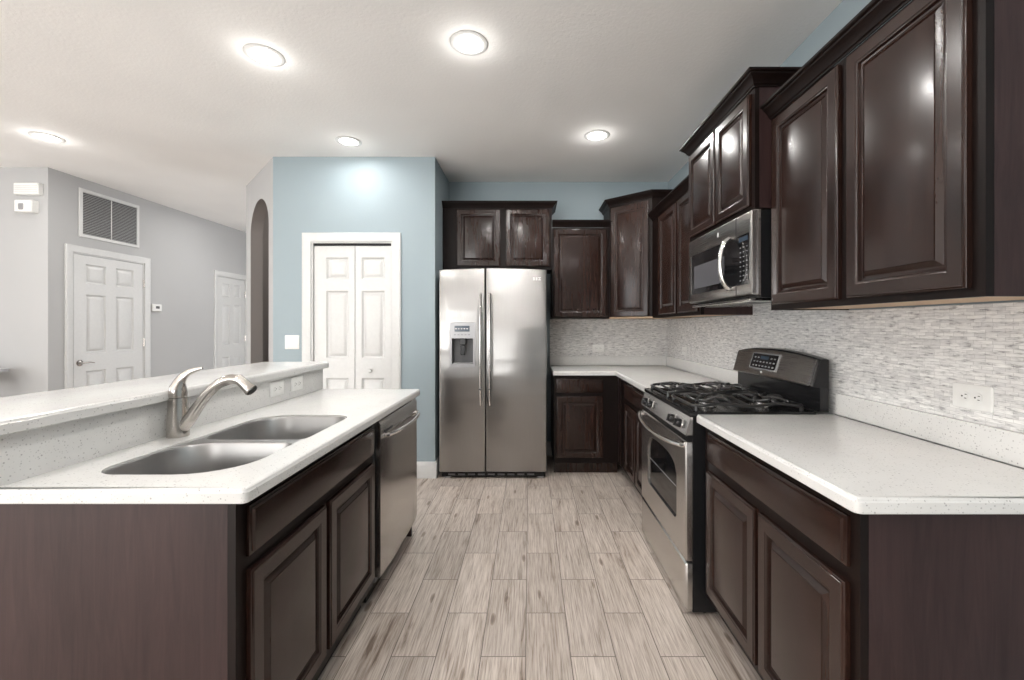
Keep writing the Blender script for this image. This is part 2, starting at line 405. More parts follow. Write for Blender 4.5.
# hall side wall with two door openings
DA0, DA1 = 4.125, 4.900
DB0, DB1 = 6.045, 6.640
m = MB().slab([(YH, 0), (DA0, 0), (DA0, 2.03), (DA1, 2.03), (DA1, 0), (DB0, 0), (DB0, 2.03), (DB1, 2.03), (DB1, 0), (7.3, 0), (7.3, H), (YH, H)],
              [], [(0, 0), (0, 0.12)], lambda u, v, w_: (XH-w_, u, v))
struct(m.obj('wall_hall', M['grey_wall']), 'grey hall wall with two white doors and a return air grille', 'wall')
struct(MB().box(-7.1, XH-0.12, YH, YH+0.12, 0, H).obj('wall_left', M['grey_wall']), 'grey wall at the far left carrying two white alarm boxes', 'wall')
struct(MB().box(-7.1, -2.2, 7.3, 7.4, 0, H).obj('wall_hall_end', M['grey_wall']), 'hall end wall', 'wall')
m = MB().slab(rect(-3.7, YH+0.1, 0, H), [rect(-0.6, 1.8, 0.5, 2.3)], [(0, 0), (0, 0.1)], lambda u, v, w_: (-7.1-w_, u, v))
struct(m.obj('wall_side', M['grey_wall']), 'side wall of the living area', 'wall')
m = MB().slab(rect(-7.1, XW, 0, H), [rect(a, b, 0.15, 2.35) for a, b in REAR_WINDOWS], [(0, 0), (0, 0.1)], lambda u, v, w_: (u, -3.6-w_, v))
struct(m.obj('wall_rear', M['grey_wall']), 'wall behind the camera with tall windows', 'wall')
for i, (a, b) in enumerate(REAR_WINDOWS):
    m = MB()
    m.slab(rect(a, b, 0.15, 2.35), [rect(a+0.06, (a+b)/2-0.03, 0.21, 2.29), rect((a+b)/2+0.03, b-0.06, 0.21, 2.29)], [(0, 0), (0, 0.05)], lambda u, v, w_: (u, -3.63-w_, v))
    struct(m.obj('window_%d' % (i+1), M['white']), 'white framed window behind the camera', 'window')
m = MB().slab(rect(-0.6, 1.8, 0.5, 2.3), [rect(-0.54, 0.57, 0.56, 2.24), rect(0.63, 1.74, 0.56, 2.24)], [(0, 0), (0, 0.05)], lambda u, v, w_: (-7.13-w_, u, v))
struct(m.obj('window_4', M['white']), 'white framed side window', 'window')

# baseboards
def baseboard(name, p0, p1, n, lab):
    p0, p1, n = Vector(p0), Vector(p1), Vector(n).normalized()
    prof = [(0.0, 0), (0.016, 0), (0.016, 0.105), (0.012, 0.118), (0.007, 0.128), (0.005, 0.138), (0.0, 0.14)]
    m = MB().rings([[(p0.x+n.x*a, p0.y+n.y*a, z) for a, z in prof], [(p1.x+n.x*a, p1.y+n.y*a, z) for a, z in prof]])
    struct(m.obj(name, M['white']), lab, 'baseboard')
baseboard('baseboard_pantry', (PD1+0.075, YP), (XPR+0.016, YP), (0, -1), 'white baseboard right of the pantry door')
baseboard('baseboard_pantry_left', (XPL, YP), (PD0-0.075, YP), (0, -1), 'white baseboard left of the pantry door')
baseboard('baseboard_pantry_side', (XPR, YP), (XPR, YW), (1, 0), 'white baseboard on the pantry return wall')
baseboard('baseboard_back', (XPR+0.016, YW), (0.228, YW), (0, -1), 'white baseboard behind the refrigerator')
baseboard('baseboard_hall', (XH, YH), (XH, DA0-0.07), (1, 0), 'white baseboard on the hall wall')
baseboard('baseboard_left', (-7.0, YH), (XH, YH), (0, -1), 'white baseboard on the left grey wall')

# ---------------------------------------------------------------- doors
PR = [(0.004, -0.004), (0.013, -0.013), (0.022, -0.014), (0.044, -0.003), (0.046, -0.0025)]
def casing(m, u0, u1, h, f, cw=0.072, th=0.018):
    # mitred three-sided trim around an opening; f(u,v,w) with w out of the wall
    prof = [(0.0, 0.0), (0.0, th*0.55), (0.008, th*0.7), (0.03, th*0.75), (0.05, th), (cw-0.006, th), (cw, th*0.8), (cw, 0.0)]
    path = [((u0, 0), (-1, 0)), ((u0, h), (-1, 1)), ((u1, h), (1, 1)), ((u1, 0), (1, 0))]
    m.rings([[f(p[0]+n[0]*a, p[1]+n[1]*a, w_) for a, w_ in prof] for p, n in path])
def leaf(m, u0, u1, z0, z1, f, cols, rows):
    m.slab(rect(u0, u1, z0, z1), [rect(a, b, c, d) for a, b in cols for c, d in rows], [(0, 0), (0, 0.031), (0.003, 0.034)], f, PR)
# pantry bifold
d1 = struct(thing('door_1', 'white panelled bifold pantry door with round knob in the blue wall', 'door', (-1.53, YP, 0)))
fp = lambda u, v, w_: (u, YP-w_, v)
m = MB(); casing(m, PD0, PD1, PDH, fp); m.obj('casing', M['white'], d1)
m = MB(); m.box(PD0, PD0+0.014, YP+0.001, YP+0.119, 0, PDH); m.box(PD1-0.014, PD1, YP+0.001, YP+0.119, 0, PDH)
m.box(PD0+0.014, PD1-0.014, YP+0.001, YP+0.119, PDH-0.014, PDH); m.obj('jamb', M['white'], d1)
MB().box(PD0+0.016, PD1-0.016, YP+0.020, YP+0.050, PDH-0.034, PDH-0.014).obj('track', M['dark'], d1)
rows = [(1.715, 1.905), (1.03, 1.615), (0.22, 0.86)]
fl = lambda u, v, w_: (u, YP+0.050-w_, v)
xm = -1.512
for a, b, hinge in ((PD0+0.018, xm-0.0015, 0), (xm+0.0015, PD1-0.018, 1)):
    cc = (-1.762, -1.568) if not hinge else (-1.455, -1.255)
    m = MB(); leaf(m, a, b, 0.012, PDH-0.036, fl, [cc], rows); lf = m.obj('door_leaf', M['white'], d1)
    if hinge:
        MB().lathe([(0.0001, 0), (0.009, 0), (0.007, 0.012), (0.010, 0.018), (0.017, 0.026), (0.018, 0.033), (0.012, 0.042), (0.0001, 0.044)], (-1.372, YP+0.0155, 0.925), 'y', 20, -1).obj('knob', M['white'], lf)
# hall doors
def hall_door(name, lab, y0, y1, hx, hinges_at):
    d = struct(thing(name, lab, 'door', (XH, (y0+y1)/2, 0)))
    f = lambda u, v, w_: (XH+w_, u, v)
    m = MB(); casing(m, y0, y1, 2.03, f, 0.066); m.obj('casing', M['white'], d)
    m = MB(); m.box(XH-0.119, XH-0.001, y0, y0+0.012, 0, 2.03); m.box(XH-0.119, XH-0.001, y1-0.012, y1, 0, 2.03); m.box(XH-0.119, XH-0.001, y0+0.012, y1-0.012, 2.018, 2.03); m.obj('jamb', M['white'], d)
    w_ = y1-y0-0.03; a = y0+0.015; s1 = 0.115*w_/0.75; s2 = 0.105*w_/0.75; pw = (w_-2*s1-s2)/2
    cols = [(a+s1, a+s1+pw), (a+s1+pw+s2, a+w_-s1)]
    m = MB(); leaf(m, a, a+w_, 0.012, 2.014, lambda u, v, t: (XH-0.036+t, u, v), cols, [(1.735, 1.93), (1.035, 1.625), (0.22, 0.86)]); lf = m.obj('door_leaf', M['white'], d)
    m = MB()
    for z in (0.25, 1.12, 1.80):
        m = MB(); m.tube([(XH+0.004, hinges_at, z-0.045), (XH+0.004, hinges_at, z+0.045)], 0.006, 8); m.box(XH-0.001, XH+0.003, hinges_at-0.012, hinges_at+0.012, z-0.045, z+0.045); m.obj('hinge', M['nickel'], d)
    if hx:
        hd = MB().lathe([(0.0001, 0), (0.031, 0), (0.031, 0.006), (0.024, 0.010), (0.012, 0.012), (0.010, 0.045), (0.0001, 0.047)], (XH-0.002, hx, 0.945), 'x', 24).obj('door_handle', M['nickel'], lf)
        MB().tube([(XH+0.043, hx-0.012, 0.945), (XH+0.045, hx+0.02, 0.948), (XH+0.043, hx+0.06, 0.950), (XH+0.040, hx+0.105, 0.941)], [0.008, 0.0085, 0.007, 0.005], 10).obj('lever', M['nickel'], hd)
hall_door('door_2', 'white six-panel hall door with a dark lever handle below the return grille', DA0, DA1, 4.195, DA1-0.006)
hall_door('door_3', 'narrow white panelled door at the end of the hall beside the arch', DB0, DB1, None, DB1-0.006)

# ---------------------------------------------------------------- ceiling lamps
lamps = [(-1.429, 2.298, 'recessed ceiling light above the island between sink and pantry door'),
         (-0.312, 2.199, 'recessed ceiling light nearest the camera above the kitchen aisle'),
         (0.517, 3.263, 'recessed ceiling light in front of the corner wall cabinet'),
         (-1.429, 3.367, 'recessed ceiling light washing the blue wall above the pantry door'),
         (-3.73, 3.294, 'recessed ceiling light at far left in front of the hall')]
off_lamps = [(-0.312, 0.7), (0.50, -0.2), (-1.43, -0.9), (-4.2, 0.6), (-3.5, 5.4)]
def add_lamp(x, y, label, power=LAMP_W):
    if y > 3.3 and x > -2: power *= 0.4
    t = thing('recessed_light', label, 'ceiling light', (x, y, H), 'recessed ceiling lights')
    MB().lathe([(0.070, -0.002), (0.074, -0.0075), (0.090, -0.0065), (0.097, -0.003), (0.097, -0.0005), (0.070, -0.0005)], (x, y, H), 'z', 40).obj('trim_ring', M['white'], t)
    MB().lathe([(0.0001, -0.004), (0.066, -0.004), (0.069, -0.001), (0.0001, -0.001)], (x, y, H), 'z', 32).obj('lens', M['lamp'], t)
    l = bpy.data.lights.new('lamp_glow', 'AREA'); l.shape = 'DISK'; l.size = 0.13; l.energy = power; l.color = (1.0, 0.98, 0.95)
    lo = bpy.data.objects.new('lamp_glow', l); lo.location = (x, y, H-0.012); C.objects.link(lo)
    l = bpy.data.lights.new('lamp_halo', 'POINT'); l.shadow_soft_size = 0.04; l.energy = power*0.11; l.color = (1.0, 0.97, 0.93)
    lo = bpy.data.objects.new('lamp_halo', l); lo.location = (x, y, H-0.055); C.objects.link(lo)
for x, y, lb in lamps: add_lamp(x, y, lb)
for x, y in off_lamps: 
    l = bpy.data.lights.new('lamp_glow', 'AREA'); l.shape = 'DISK'; l.size = 0.16; l.energy = LAMP_W; l.color = (1.0, 0.98, 0.95)
    lo = bpy.data.objects.new('lamp_glow', l); lo.location = (x, y, H-0.012); C.objects.link(lo)

# ================================================================ CABINETS
AX = {'+x': (Vector((0, 1, 0)), Vector((1, 0, 0))), '-x': (Vector((0, 1, 0)), Vector((-1, 0, 0))), '-y': (Vector((1, 0, 0)), Vector((0, -1, 0)))}
def face_map(o, u, n):
    o, u, n = Vector(o), Vector(u), Vector(n)
    return lambda a, z, w_: tuple(o+u*a+Vector((0, 0, z))+n*w_)
def cab_door(root, f, a0, a1, z0, z1, name='door', rail=0.047, label=None):
    # outer frame with an ogee edge, then a raised panel as its own piece; w runs from the face frame (0) to the door face (0.02)
    R = rect(a0, a1, z0, z1)
    inner = offset(R, rail+0.012)
    m = MB()
    prof = [(0, 0.001), (0, 0.014), (0.003, 0.0165), (0.0055, 0.0175), (0.007, 0.020), (rail-0.004, 0.020), (rail, 0.0175), (rail+0.003, 0.0165), (rail+0.006, 0.008), (rail+0.012, 0.0065), (rail+0.012, 0.001)]
    m.rings([[f(u, v, w_) for u, v in offset(R, i)] for i, w_ in prof]+[[f(u, v, 0.001) for u, v in R]], False, False)
    d = m.obj(name, M['wood'], root)
    if label: d['label'] = label
    m = MB()
    m.rings([[f(u, v, w_) for u, v in offset(inner, i)] for i, w_ in [(0.0002, 0.001), (0.0002, 0.0055), (0.004, 0.0058), (0.007, 0.008), (0.020, 0.0150), (0.021, 0.0175), (0.024, 0.0182)]])
    m.obj('raised_panel', M['wood'], d)
    return d
def drawer_front(root, f, a0, a1, z0, z1, name='drawer'):
    R = rect(a0, a1, z0, z1)
    MB().rings([[f(u, v, w_) for u, v in offset(R, i)] for i, w_ in [(0, 0.001), (0, 0.009), (0.004, 0.011), (0.008, 0.0125), (0.011, 0.019), (0.014, 0.020)]]).obj(name, M['wood'], root)
def crown(path, z0, root, h=0.060, d=0.050, name='crown_moulding'):
    # path: XY points along the cabinet faces; outward is to the right-hand side of travel
    prof = [(0.001, 0.0), (0.006, 0.0), (0.008, 0.006), (0.013, 0.009), (0.018, 0.020), (0.030, 0.034), (0.038, 0.040), (0.040, 0.046), (d-0.003, 0.048), (d, 0.052), (d, h), (0.001, h)]
    pts = [Vector(p) for p in path]; n = len(pts); secs = []
    for i, p in enumerate(pts):
        ns = []
        if i > 0: t = (pts[i]-pts[i-1]).normalized(); ns.append(Vector((t.y, -t.x)))
        if i < n-1: t = (pts[i+1]-pts[i]).normalized(); ns.append(Vector((t.y, -t.x)))
        if len(ns) == 2: mm = (ns[0]+ns[1]).normalized(); k = 1/mm.dot(ns[0])
        else: mm = ns[0]; k = 1
        secs.append([(p.x+mm.x*a*k, p.y+mm.y*a*k, z0+z) for a, z in prof])
    return MB().rings(secs).obj(name, M['shaded_frame_wood'], root)

# ---- island sink base
FI = -0.731
isl = thing('sink_base_cabinet', 'dark espresso base cabinet under the sink with two doors and a false drawer', 'cabinet', (-1.0, 1.5, 0))
m = MB()
m.box(-1.295, FI-0.02, 1.078, 1.985, 0.10, 0.12)                       # bottom
m.box(-1.295, -1.28, 1.078, 1.985, 0.12, 0.876)                        # back
m.box(-1.28, FI-0.02, 1.968, 1.985, 0.12, 0.876)
m.slab(rect(1.06, 1.990, 0.10, 0.876), [rect(1.11, 1.50, 0.17, 0.67), rect(1.54, 1.95, 0.17, 0.67)], [(0, 0), (0, 0.02)], lambda u, v, w_: (FI-0.02+w_, u, v))
m.obj('carcass', M['shaded_frame_wood'], isl)
MB().box(-1.335, FI-0.0205, 1.06, 1.078, 0.10, 0.876).obj('end_panel', M['panel_wood'], isl)
m = MB(); m.box(-0.80, -0.785, 1.075, 1.985, 0.0, 0.10); m.box(-1.335, -0.80, 1.062, 1.077, 0.0, 0.10); m.obj('toe_kick', M['shaded_frame_wood'], isl)
fI = face_map((FI, 0, 0), (0, 1, 0), (1, 0, 0))
drawer_front(isl, fI, 1.096, 1.962, 0.717, 0.846, 'false_drawer')
cab_door(isl, fI, 1.096, 1.499, 0.150, 0.680); cab_door(isl, fI, 1.528, 1.962, 0.150, 0.680)

# ---- knee wall, bar
struct(MB().box(-1.455, -1.327, 1.0795, 2.69, 0, 1.043).obj('wall_knee', M['grey_wall']), 'low wall carrying the raised bar top behind the sink', 'wall')
SX = -1.305
tag(MB().box(SX-0.02, SX, 1.035, 2.69, 0.9142, 1.0435).obj('quartz_backsplash', M['quartz'], None, (SX, 1.86, 0.9155)), 'speckled quartz riser between sink counter and raised bar top', 'backsplash')
edge = [(0.0015, 0.0), (0, 0.002), (0, 0.026), (0.003, 0.030), (0.0035, 0.033), (0.0075, 0.0365), (0.010, 0.037)]
m = MB().slab(rrect(-1.70, -1.28, 0.98, 2.728, 0.015, 3), [], edge, lambda u, v, w_: (u, v, 1.0445+w_))
tag(m.obj('bar_top', M['quartz'], None, (-1.49, 1.86, 1.0445)), 'long raised white quartz bar top behind the sink', 'countertop')

# ---- island counter with sink cut-out
b1 = (-1.180, -0.800, 1.140, 1.470); b2 = (-1.170, -0.790, 1.508, 1.893)
def arc(cx, cy, r, a_0, a_1, n=7): return [(cx+r*math.cos(math.radians(a_0+(a_1-a_0)*k/n)), cy+r*math.sin(math.radians(a_0+(a_1-a_0)*k/n))) for k in range(n+1)]
B = 0.005
hole = arc(b1[1]-0.15, b1[2]+0.15, 0.15+B, 270, 360)+[(b1[1]+B, 1.455), (b2[1]+B, 1.52)]+arc(b2[1]-0.075, b2[3]-0.075, 0.075+B, 0, 90)
hole += arc(b2[0]+0.12, b2[3]-0.12, 0.12+B, 90, 180)+[(b2[0]-B, 1.525), (b1[0]-B, 1.45)]+arc(b1[0]+0.07, b1[2]+0.07, 0.07+B, 180, 270)
m = MB().slab(rrect(SX-0.019, -0.688, 1.035, 2.690, [0.002, 0.016, 0.016, 0.002], 4), [hole], edge, lambda u, v, w_: (u, v, 0.877+w_))
tag(m.obj('island_countertop', M['quartz'], None, (-1.0, 1.84, 0.877)), 'white speckled quartz countertop around the double sink', 'countertop')
# sink
sk = thing('sink', 'stainless steel double bowl undermount sink', 'sink', (-0.99, 1.5, 0.68))
def bowl(bx, radii, depth, name):
    u0, u1, v0, v1 = bx
    rs = []
    for ins, z in [(0.0005, 0.9075), (0.003, 0.903), (0.007, 0.82), (0.014, depth+0.05), (0.026, depth+0.018), (0.05, depth+0.004), (0.075, depth)]:
        rs.append([(u, v, z) for u, v in rrect(u0+ins, u1-ins, v0+ins, v1-ins, [max(0.02, r-ins*0.4) for r in radii], 7)])
    b = MB().rings(rs, False, True).obj(name, M['sink_steel'], sk)
    cxx, cyy = (u0+u1)/2, (v0+v1)/2
    MB().lathe([(0.0001, 0.003), (0.028, 0.002), (0.036, 0.005), (0.043, 0.004), (0.045, 0.0005), (0.0001, 0.0005)], (cxx, cyy, depth), 'z', 24).obj('drain', M['chrome'], b)
BR1, BR2 = [0.07, 0.15, 0.045, 0.12], [0.05, 0.045, 0.075, 0.12]
bowl(b1, BR1, 0.69, 'bowl'); bowl(b2, BR2, 0.70, 'bowl')
MB().slab(offset(hole, 0.001), [rrect(*b1, BR1, 7), rrect(*b2, BR2, 7)], [(0, 0), (0, 0.0015)], lambda u, v, w_: (u, v, 0.9065+w_)).obj('rim', M['sink_steel'], sk)
# faucet
fx, fy = -1.262, 1.530
fa = thing('faucet', 'brushed nickel single-lever pull-out faucet behind the sink', 'faucet', (fx, fy, 0.914))
MB().lathe([(0.0001, 0.0), (0.0335, 0.0), (0.0338, 0.006), (0.0325, 0.05), (0.0305, 0.10), (0.0290, 0.1385), (0.0001, 0.1385)], (fx, fy, 0.9145), 'z', 32).obj('base', M['nickel'], fa)
bt = 1.0535
MB().tube([(fx+0.000, fy, bt+0.0005), (fx-0.001, fy, bt+0.016), (fx+0.000, fy, bt+0.036), (fx+0.006, fy, bt+0.056), (fx+0.018, fy, bt+0.074), (fx+0.036, fy, bt+0.089), (fx+0.058, fy, bt+0.099), (fx+0.088, fy, bt+0.106)],
          [(0.0265, 0.0265), (0.0285, 0.0285), (0.0245, 0.026), (0.0165, 0.020), (0.0095, 0.015), (0.0055, 0.012), (0.0038, 0.009), (0.0025, 0.005)], 18).obj('lever', M['nickel'], fa)
def bez(P, n):
    out = []
    for i in range(n+1):
        t = i/n; q = [Vector(p) for p in P]
        while len(q) > 1: q = [a.lerp(b_, t) for a, b_ in zip(q, q[1:])]
        out.append(q[0])
    return out
sp_ = bez([(fx+0.004, fy, 0.940), (fx+0.070, fy, 0.985), (fx+0.090, fy, 1.105), (fx+0.195, fy, 1.150), (fx+0.236, fy, 1.103)], 22)
MB().tube(sp_, [0.025-0.0075*min(1, i/8) for i in range(len(sp_))], 16).obj('spout', M['nickel'], fa)
hd = sp_[-1]; dirv = (sp_[-1]-sp_[-2]).normalized()
sh = MB().tube([hd-dirv*0.03, hd-dirv*0.012, hd, hd+dirv*0.02, hd+dirv*0.036, hd+dirv*0.040], [0.0165, 0.0175, 0.0180, 0.0195, 0.0225, 0.020], 20).obj('spray_head', M['nickel'], fa)
MB().tube([hd+dirv*0.0405, hd+dirv*0.043], [0.018, 0.016], 18).obj('aerator', M['slot'], sh)
mid = sp_[12]; MB().tube([sp_[13]+Vector((0, 0, -0.0155)), sp_[15]+Vector((0, 0, -0.0165)), sp_[17]+Vector((0, 0, -0.0155))], [(0.006, 0.003)]*3, 8).obj('spray_button', M['slot'], sh)

# ---- dishwasher
DX = -0.690
dw = thing('dishwasher', 'stainless steel dishwasher with a bowed bar handle at the far end of the island', 'dishwasher', (-1.0, 2.31, 0))
y0, y1 = 2.002, 2.645
MB().box(-1.27, -0.727, y0+0.003, y1-0.003, 0.10, 0.866).obj('tub', M['shell'], dw)
m = MB(); sec = []
for k in range(9):
    t = -1+2*k/8; yy = (y0+y1)/2+t*(y1-y0)/2; xo = DX-0.004*t*t-(0.006 if abs(t) == 1 else 0)
    sec.append([(-0.7265, yy, 0.13), (xo-0.004, yy, 0.126), (xo, yy, 0.134), (xo, yy, 0.845), (xo-0.010, yy, 0.862), (-0.7265, yy, 0.866)])
ddr = m.rings(sec).obj('door', M['steel_h'], dw)
MB().box(DX-0.0145, DX-0.0008, y0+0.045, y0+0.15, 0.800, 0.812).obj('vent_slot', M['slot'], ddr)
m = MB(); hp = []
for k in range(13):
    t = -1+2*k/12; hp.append((DX+0.008+0.036*(1-t*t)**0.7, (y0+y1)/2+t*0.27, 0.785))
m.tube(hp, [(0.012, 0.010)]*13, 12); m.tube([(DX-0.004, hp[0][1]+0.004, 0.785), (DX+0.016, hp[0][1]+0.004, 0.785)], 0.013, 12); m.tube([(DX-0.004, hp[-1][1]-0.004, 0.785), (DX+0.016, hp[-1][1]-0.004, 0.785)], 0.013, 12)
m.obj('handle', M['chrome'], dw)
MB().box(-0.79, -0.77, y0+0.005, y1-0.005, 0.005, 0.098).obj('toe_panel', M['black'], dw)
ep = tag(MB().box(-1.295, -0.735, 2.649, 2.665, 0.0, 0.876, 0.001).obj('island_end_panel', M['panel_wood'], None, (-1.0, 2.62, 0)), 'dark wood end panel closing the island beyond the dishwasher', 'panel')

# ---- base cabinets on the right
FR = 0.785
def base_x(name, label, y0_, y1_, doors, drawers, end_near=False, z_door=(0.150, 0.683)):
    t = thing(name, label, 'cabinet', (1.08, (y0_+y1_)/2, 0))
    m = MB(); m.box(FR+0.02, 1.400, y0_+(0.018 if end_near else 0), y1_, 0.115, 0.135); m.box(FR+0.02, 1.400, y1_-0.018, y1_, 0.135, 0.876)
    if not end_near: m.box(FR+0.02, 1.400, y0_, y0_+0.018, 0.135, 0.876)
    holes = [rect(a+0.02, b-0.02, 0.17, 0.66) for a, b in doors]
    m.slab(rect(y0_, y1_, 0.115, 0.876), holes, [(0, 0), (0, 0.02)], lambda u, v, w_: (FR+0.02-w_, u, v))
    m.obj('carcass', M['shaded_frame_wood'], t)
    if end_near: MB().box(FR+0.0205, 1.400, y0_, y0_+0.0178, 0.0, 0.876).obj('end_panel', M['panel_wood'], t)
    MB().box(0.860, 0.875, y0_+0.018, y1_, 0.0, 0.114).obj('toe_kick', M['shaded_frame_wood'], t)
    f = face_map((FR, 0, 0), (0, 1, 0), (-1, 0, 0))
    for a, b in drawers: drawer_front(t, f, a, b, 0.722, 0.846)
    for a, b in doors: cab_door(t, f, a, b, *z_door)
    return t
base_x('base_cabinet', 'dark espresso base cabinet with wide drawer and two doors nearest the camera on the right', 1.011, 1.900, [(1.041, 1.432), (1.456, 1.850)], [(1.041, 1.850)], True)
base_x('base_cabinet', 'dark espresso base cabinet between the range and the inside corner', 2.700, 3.640, [(2.730, 3.085), (3.115, 3.455)], [(2.730, 3.455)])
# back-wall base cabinet
YB = 3.76
bc = thing('base_cabinet', 'dark base cabinet with one drawer and one door right of the refrigerator', 'cabinet', (0.5, 4.0, 0))
m = MB(); m.slab(rect(0.215, 0.784, 0.10, 0.876), [rect(0.27, 0.62, 0.17, 0.66)], [(0, 0), (0, 0.02)], lambda u, v, w_: (u, YB+0.02-w_, v))
m.box(0.215, 0.233, YB+0.02, 4.31, 0.10, 0.876); m.box(0.233, 0.784, YB+0.02, 4.31, 0.10, 0.12); m.obj('carcass', M['shaded_frame_wood'], bc)
MB().box(0.217, 0.784, YB+0.05, YB+0.065, 0, 0.099).obj('toe_kick', M['wood'], bc)
fB = face_map((0, YB, 0), (1, 0, 0), (0, -1, 0))
drawer_front(bc, fB, 0.238, 0.648, 0.722, 0.846); cab_door(bc, fB, 0.238, 0.648, 0.150, 0.690)
# blind corner filler
m = MB(); m.box(FR+0.0, FR+0.02, 3.642, YB-0.001, 0.10, 0.876); m.box(0.86, 0.875, 3.642, YB+0.05, 0, 0.099)
tag(m.obj('corner_filler', M['wood'], None, (FR, 3.7, 0)), 'dark wood filler in the inside corner of the base cabinets', 'panel')

# ---- right countertops
XS = 1.374
m = MB().slab(rrect(0.750, XS-0.001, 0.978, 1.915, [0.018, 0.002, 0.002, 0.004], 4), [], edge, lambda u, v, w_: (u, v, 0.877+w_))
tag(m.obj('countertop', M['quartz'], None, (1.06, 1.45, 0.877)), 'white speckled quartz countertop nearest the camera on the right', 'countertop')
YS = YW-0.034
outl = [(0.752, 2.692), (XS-0.001, 2.692), (XS-0.001, YS-0.001), (0.206, YS-0.001), (0.206, YB-0.035), (0.752-0.0, YB-0.035)]
m = MB().slab(outl, [], edge, lambda u, v, w_: (u, v, 0.877+w_))
tag(m.obj('countertop', M['quartz'], None, (0.9, 3.8, 0.877)), 'L-shaped white quartz countertop in the corner beyond the range', 'countertop')
tag(MB().box(XS, 1.392, 0.978, 1.915, 0.9145, 1.008, 0.001).obj('quartz_backsplash', M['quartz'], None, (XS, 1.45, 0.9145)), 'low quartz upstand behind the countertop nearest the camera', 'backsplash')
m = MB().box(XS, 1.392, 2.692, YS-0.001, 0.9145, 1.008, 0.001); m.box(0.206, 1.392, YS, YW-0.013, 0.9145, 1.008, 0.001)
tag(m.obj('quartz_backsplash', M['quartz'], None, (XS, YS, 0.9145)), 'low quartz upstand around the corner beyond the range', 'backsplash')
# mosaic
m = MB().box(1.393, 1.4045, 1.0, 4.307, 0.88, 1.3785); m.box(1.393, 1.4045, 1.892, 2.658, 1.3785, 1.45); m.box(0.206, 1.4045, 4.308, 4.3195, 0.88, 1.3785)
tag(m.obj('mosaic_backsplash', M['mosaic']), 'grey and white stone strip mosaic on the kitchen walls under the wall cabinets', 'backsplash')

# ---- wall cabinets
FU = 1.071
ZU0, ZU1 = 1.38, 2.222
def carcass_x(t, xf, ya, yb, z0, z1, doors, under=True):
    m = MB(); m.box(xf+0.02, 1.4035, yb-0.016, yb, z0, z1)
    MB().box(xf+0.0205, 1.4035, ya, ya+0.0158, z0, z1).obj('side_panel', M['panel_wood'], t)
    m.box(xf+0.02, 1.4035, ya+0.016, yb-0.016, z1-0.016, z1)
    m.slab(rect(ya, yb, z0, z1), [rect(a+0.02, b-0.02, z0+0.05, z1-0.05) for a, b in doors], [(0, 0), (0, 0.02)], lambda u, v, w_: (xf+0.02-w_, u, v))
    m.obj('carcass', M['shaded_frame_wood'], t)
    b = MB().box(xf+0.0205, 1.392, ya+0.0165, yb-0.0165, z0+0.004, z0+0.014).obj('bottom_panel', M['underside'] if under else M['wood'], t)
    if under: b['label'] = 'bare light wood underside'
wc = thing('wall_cabinet', 'dark espresso two-door wall cabinet nearest the camera', 'cabinet', (1.24, 1.44, ZU0))
drs = [(1.030, 1.420), (1.460, 1.857)]
carcass_x(wc, FU, 1.0, 1.888, ZU0, ZU1, drs)
f = face_map((FU, 0, 0), (0, 1, 0), (-1, 0, 0))
for a, b in drs: cab_door(wc, f, a, b, 1.402, 2.205)
crown([(FU, 1.888), (FU, 1.0), (1.40, 1.0)][::-1], ZU1-0.002, wc) if False else None
def crown_r(path, z0, root): return crown(path, z0, root)
crown([(FU, 1.886), (FU, 1.0), (1.40, 1.0)], ZU1, wc)

mc = thing('wall_cabinet', 'tall-set dark two-door cabinet above the microwave', 'cabinet', (1.2, 2.27, 1.835))
drs = [(1.915, 2.252), (2.268, 2.630)]
carcass_x(mc, 1.0, 1.890, 2.658, 1.834, 2.372, drs, False)
f = face_map((1.0, 0, 0), (0, 1, 0), (-1, 0, 0))
for a, b in drs: cab_door(mc, f, a, b, 1.850, 2.352, rail=0.044)
crown([(1.40, 2.658), (1.0, 2.658), (1.0, 1.890), (1.40, 1.890)], 2.370, mc)

wf = thing('wall_cabinet', 'dark two-door wall cabinet between microwave and corner cabinet', 'cabinet', (1.24, 3.18, ZU0))
drs = [(2.685, 3.045), (3.077, 3.484)]
carcass_x(wf, FU, 2.660, 3.705, ZU0, ZU1, drs)
f = face_map((FU, 0, 0), (0, 1, 0), (-1, 0, 0))
for a, b in drs: cab_door(wf, f, a, b, 1.402, 2.205)
crown([(FU, 3.703), (FU, 2.662)], ZU1, wf)

# diagonal corner cabinet
cc = thing('corner_wall_cabinet', 'taller dark diagonal wall cabinet in the corner', 'cabinet', (1.1, 4.0, ZU0))
P = [(1.068, 3.712), (0.750, 3.992), (0.750, 4.3065), (1.392, 4.3065), (1.392, 3.712)]
ZC = 2.428
MB().slab(P, [], [(0, 0), (0, ZC-ZU0-0.014)], lambda u, v, w_: (u, v, ZU0+0.014+w_)).obj('carcass', M['shaded_frame_wood'], cc)
bb = MB().slab(offset(P, 0.002), [], [(0, 0), (0, 0.0135)], lambda u, v, w_: (u, v, ZU0+w_)).obj('bottom_panel', M['underside'], cc)
pa, pb = Vector((0.750, 3.992, 0)), Vector((1.068, 3.712, 0)); uu = (pb-pa).normalized(); nn = Vector((uu.y, -uu.x, 0)); LL = (pb-pa).length
fC = face_map(pa, uu, nn)
cab_door(cc, fC, 0.022, LL-0.028, 1.396, ZC-0.022)
crown([(0.750, 4.306), (0.750, 3.992), (1.068, 3.712), (1.40, 3.712)], ZC-0.002, cc)

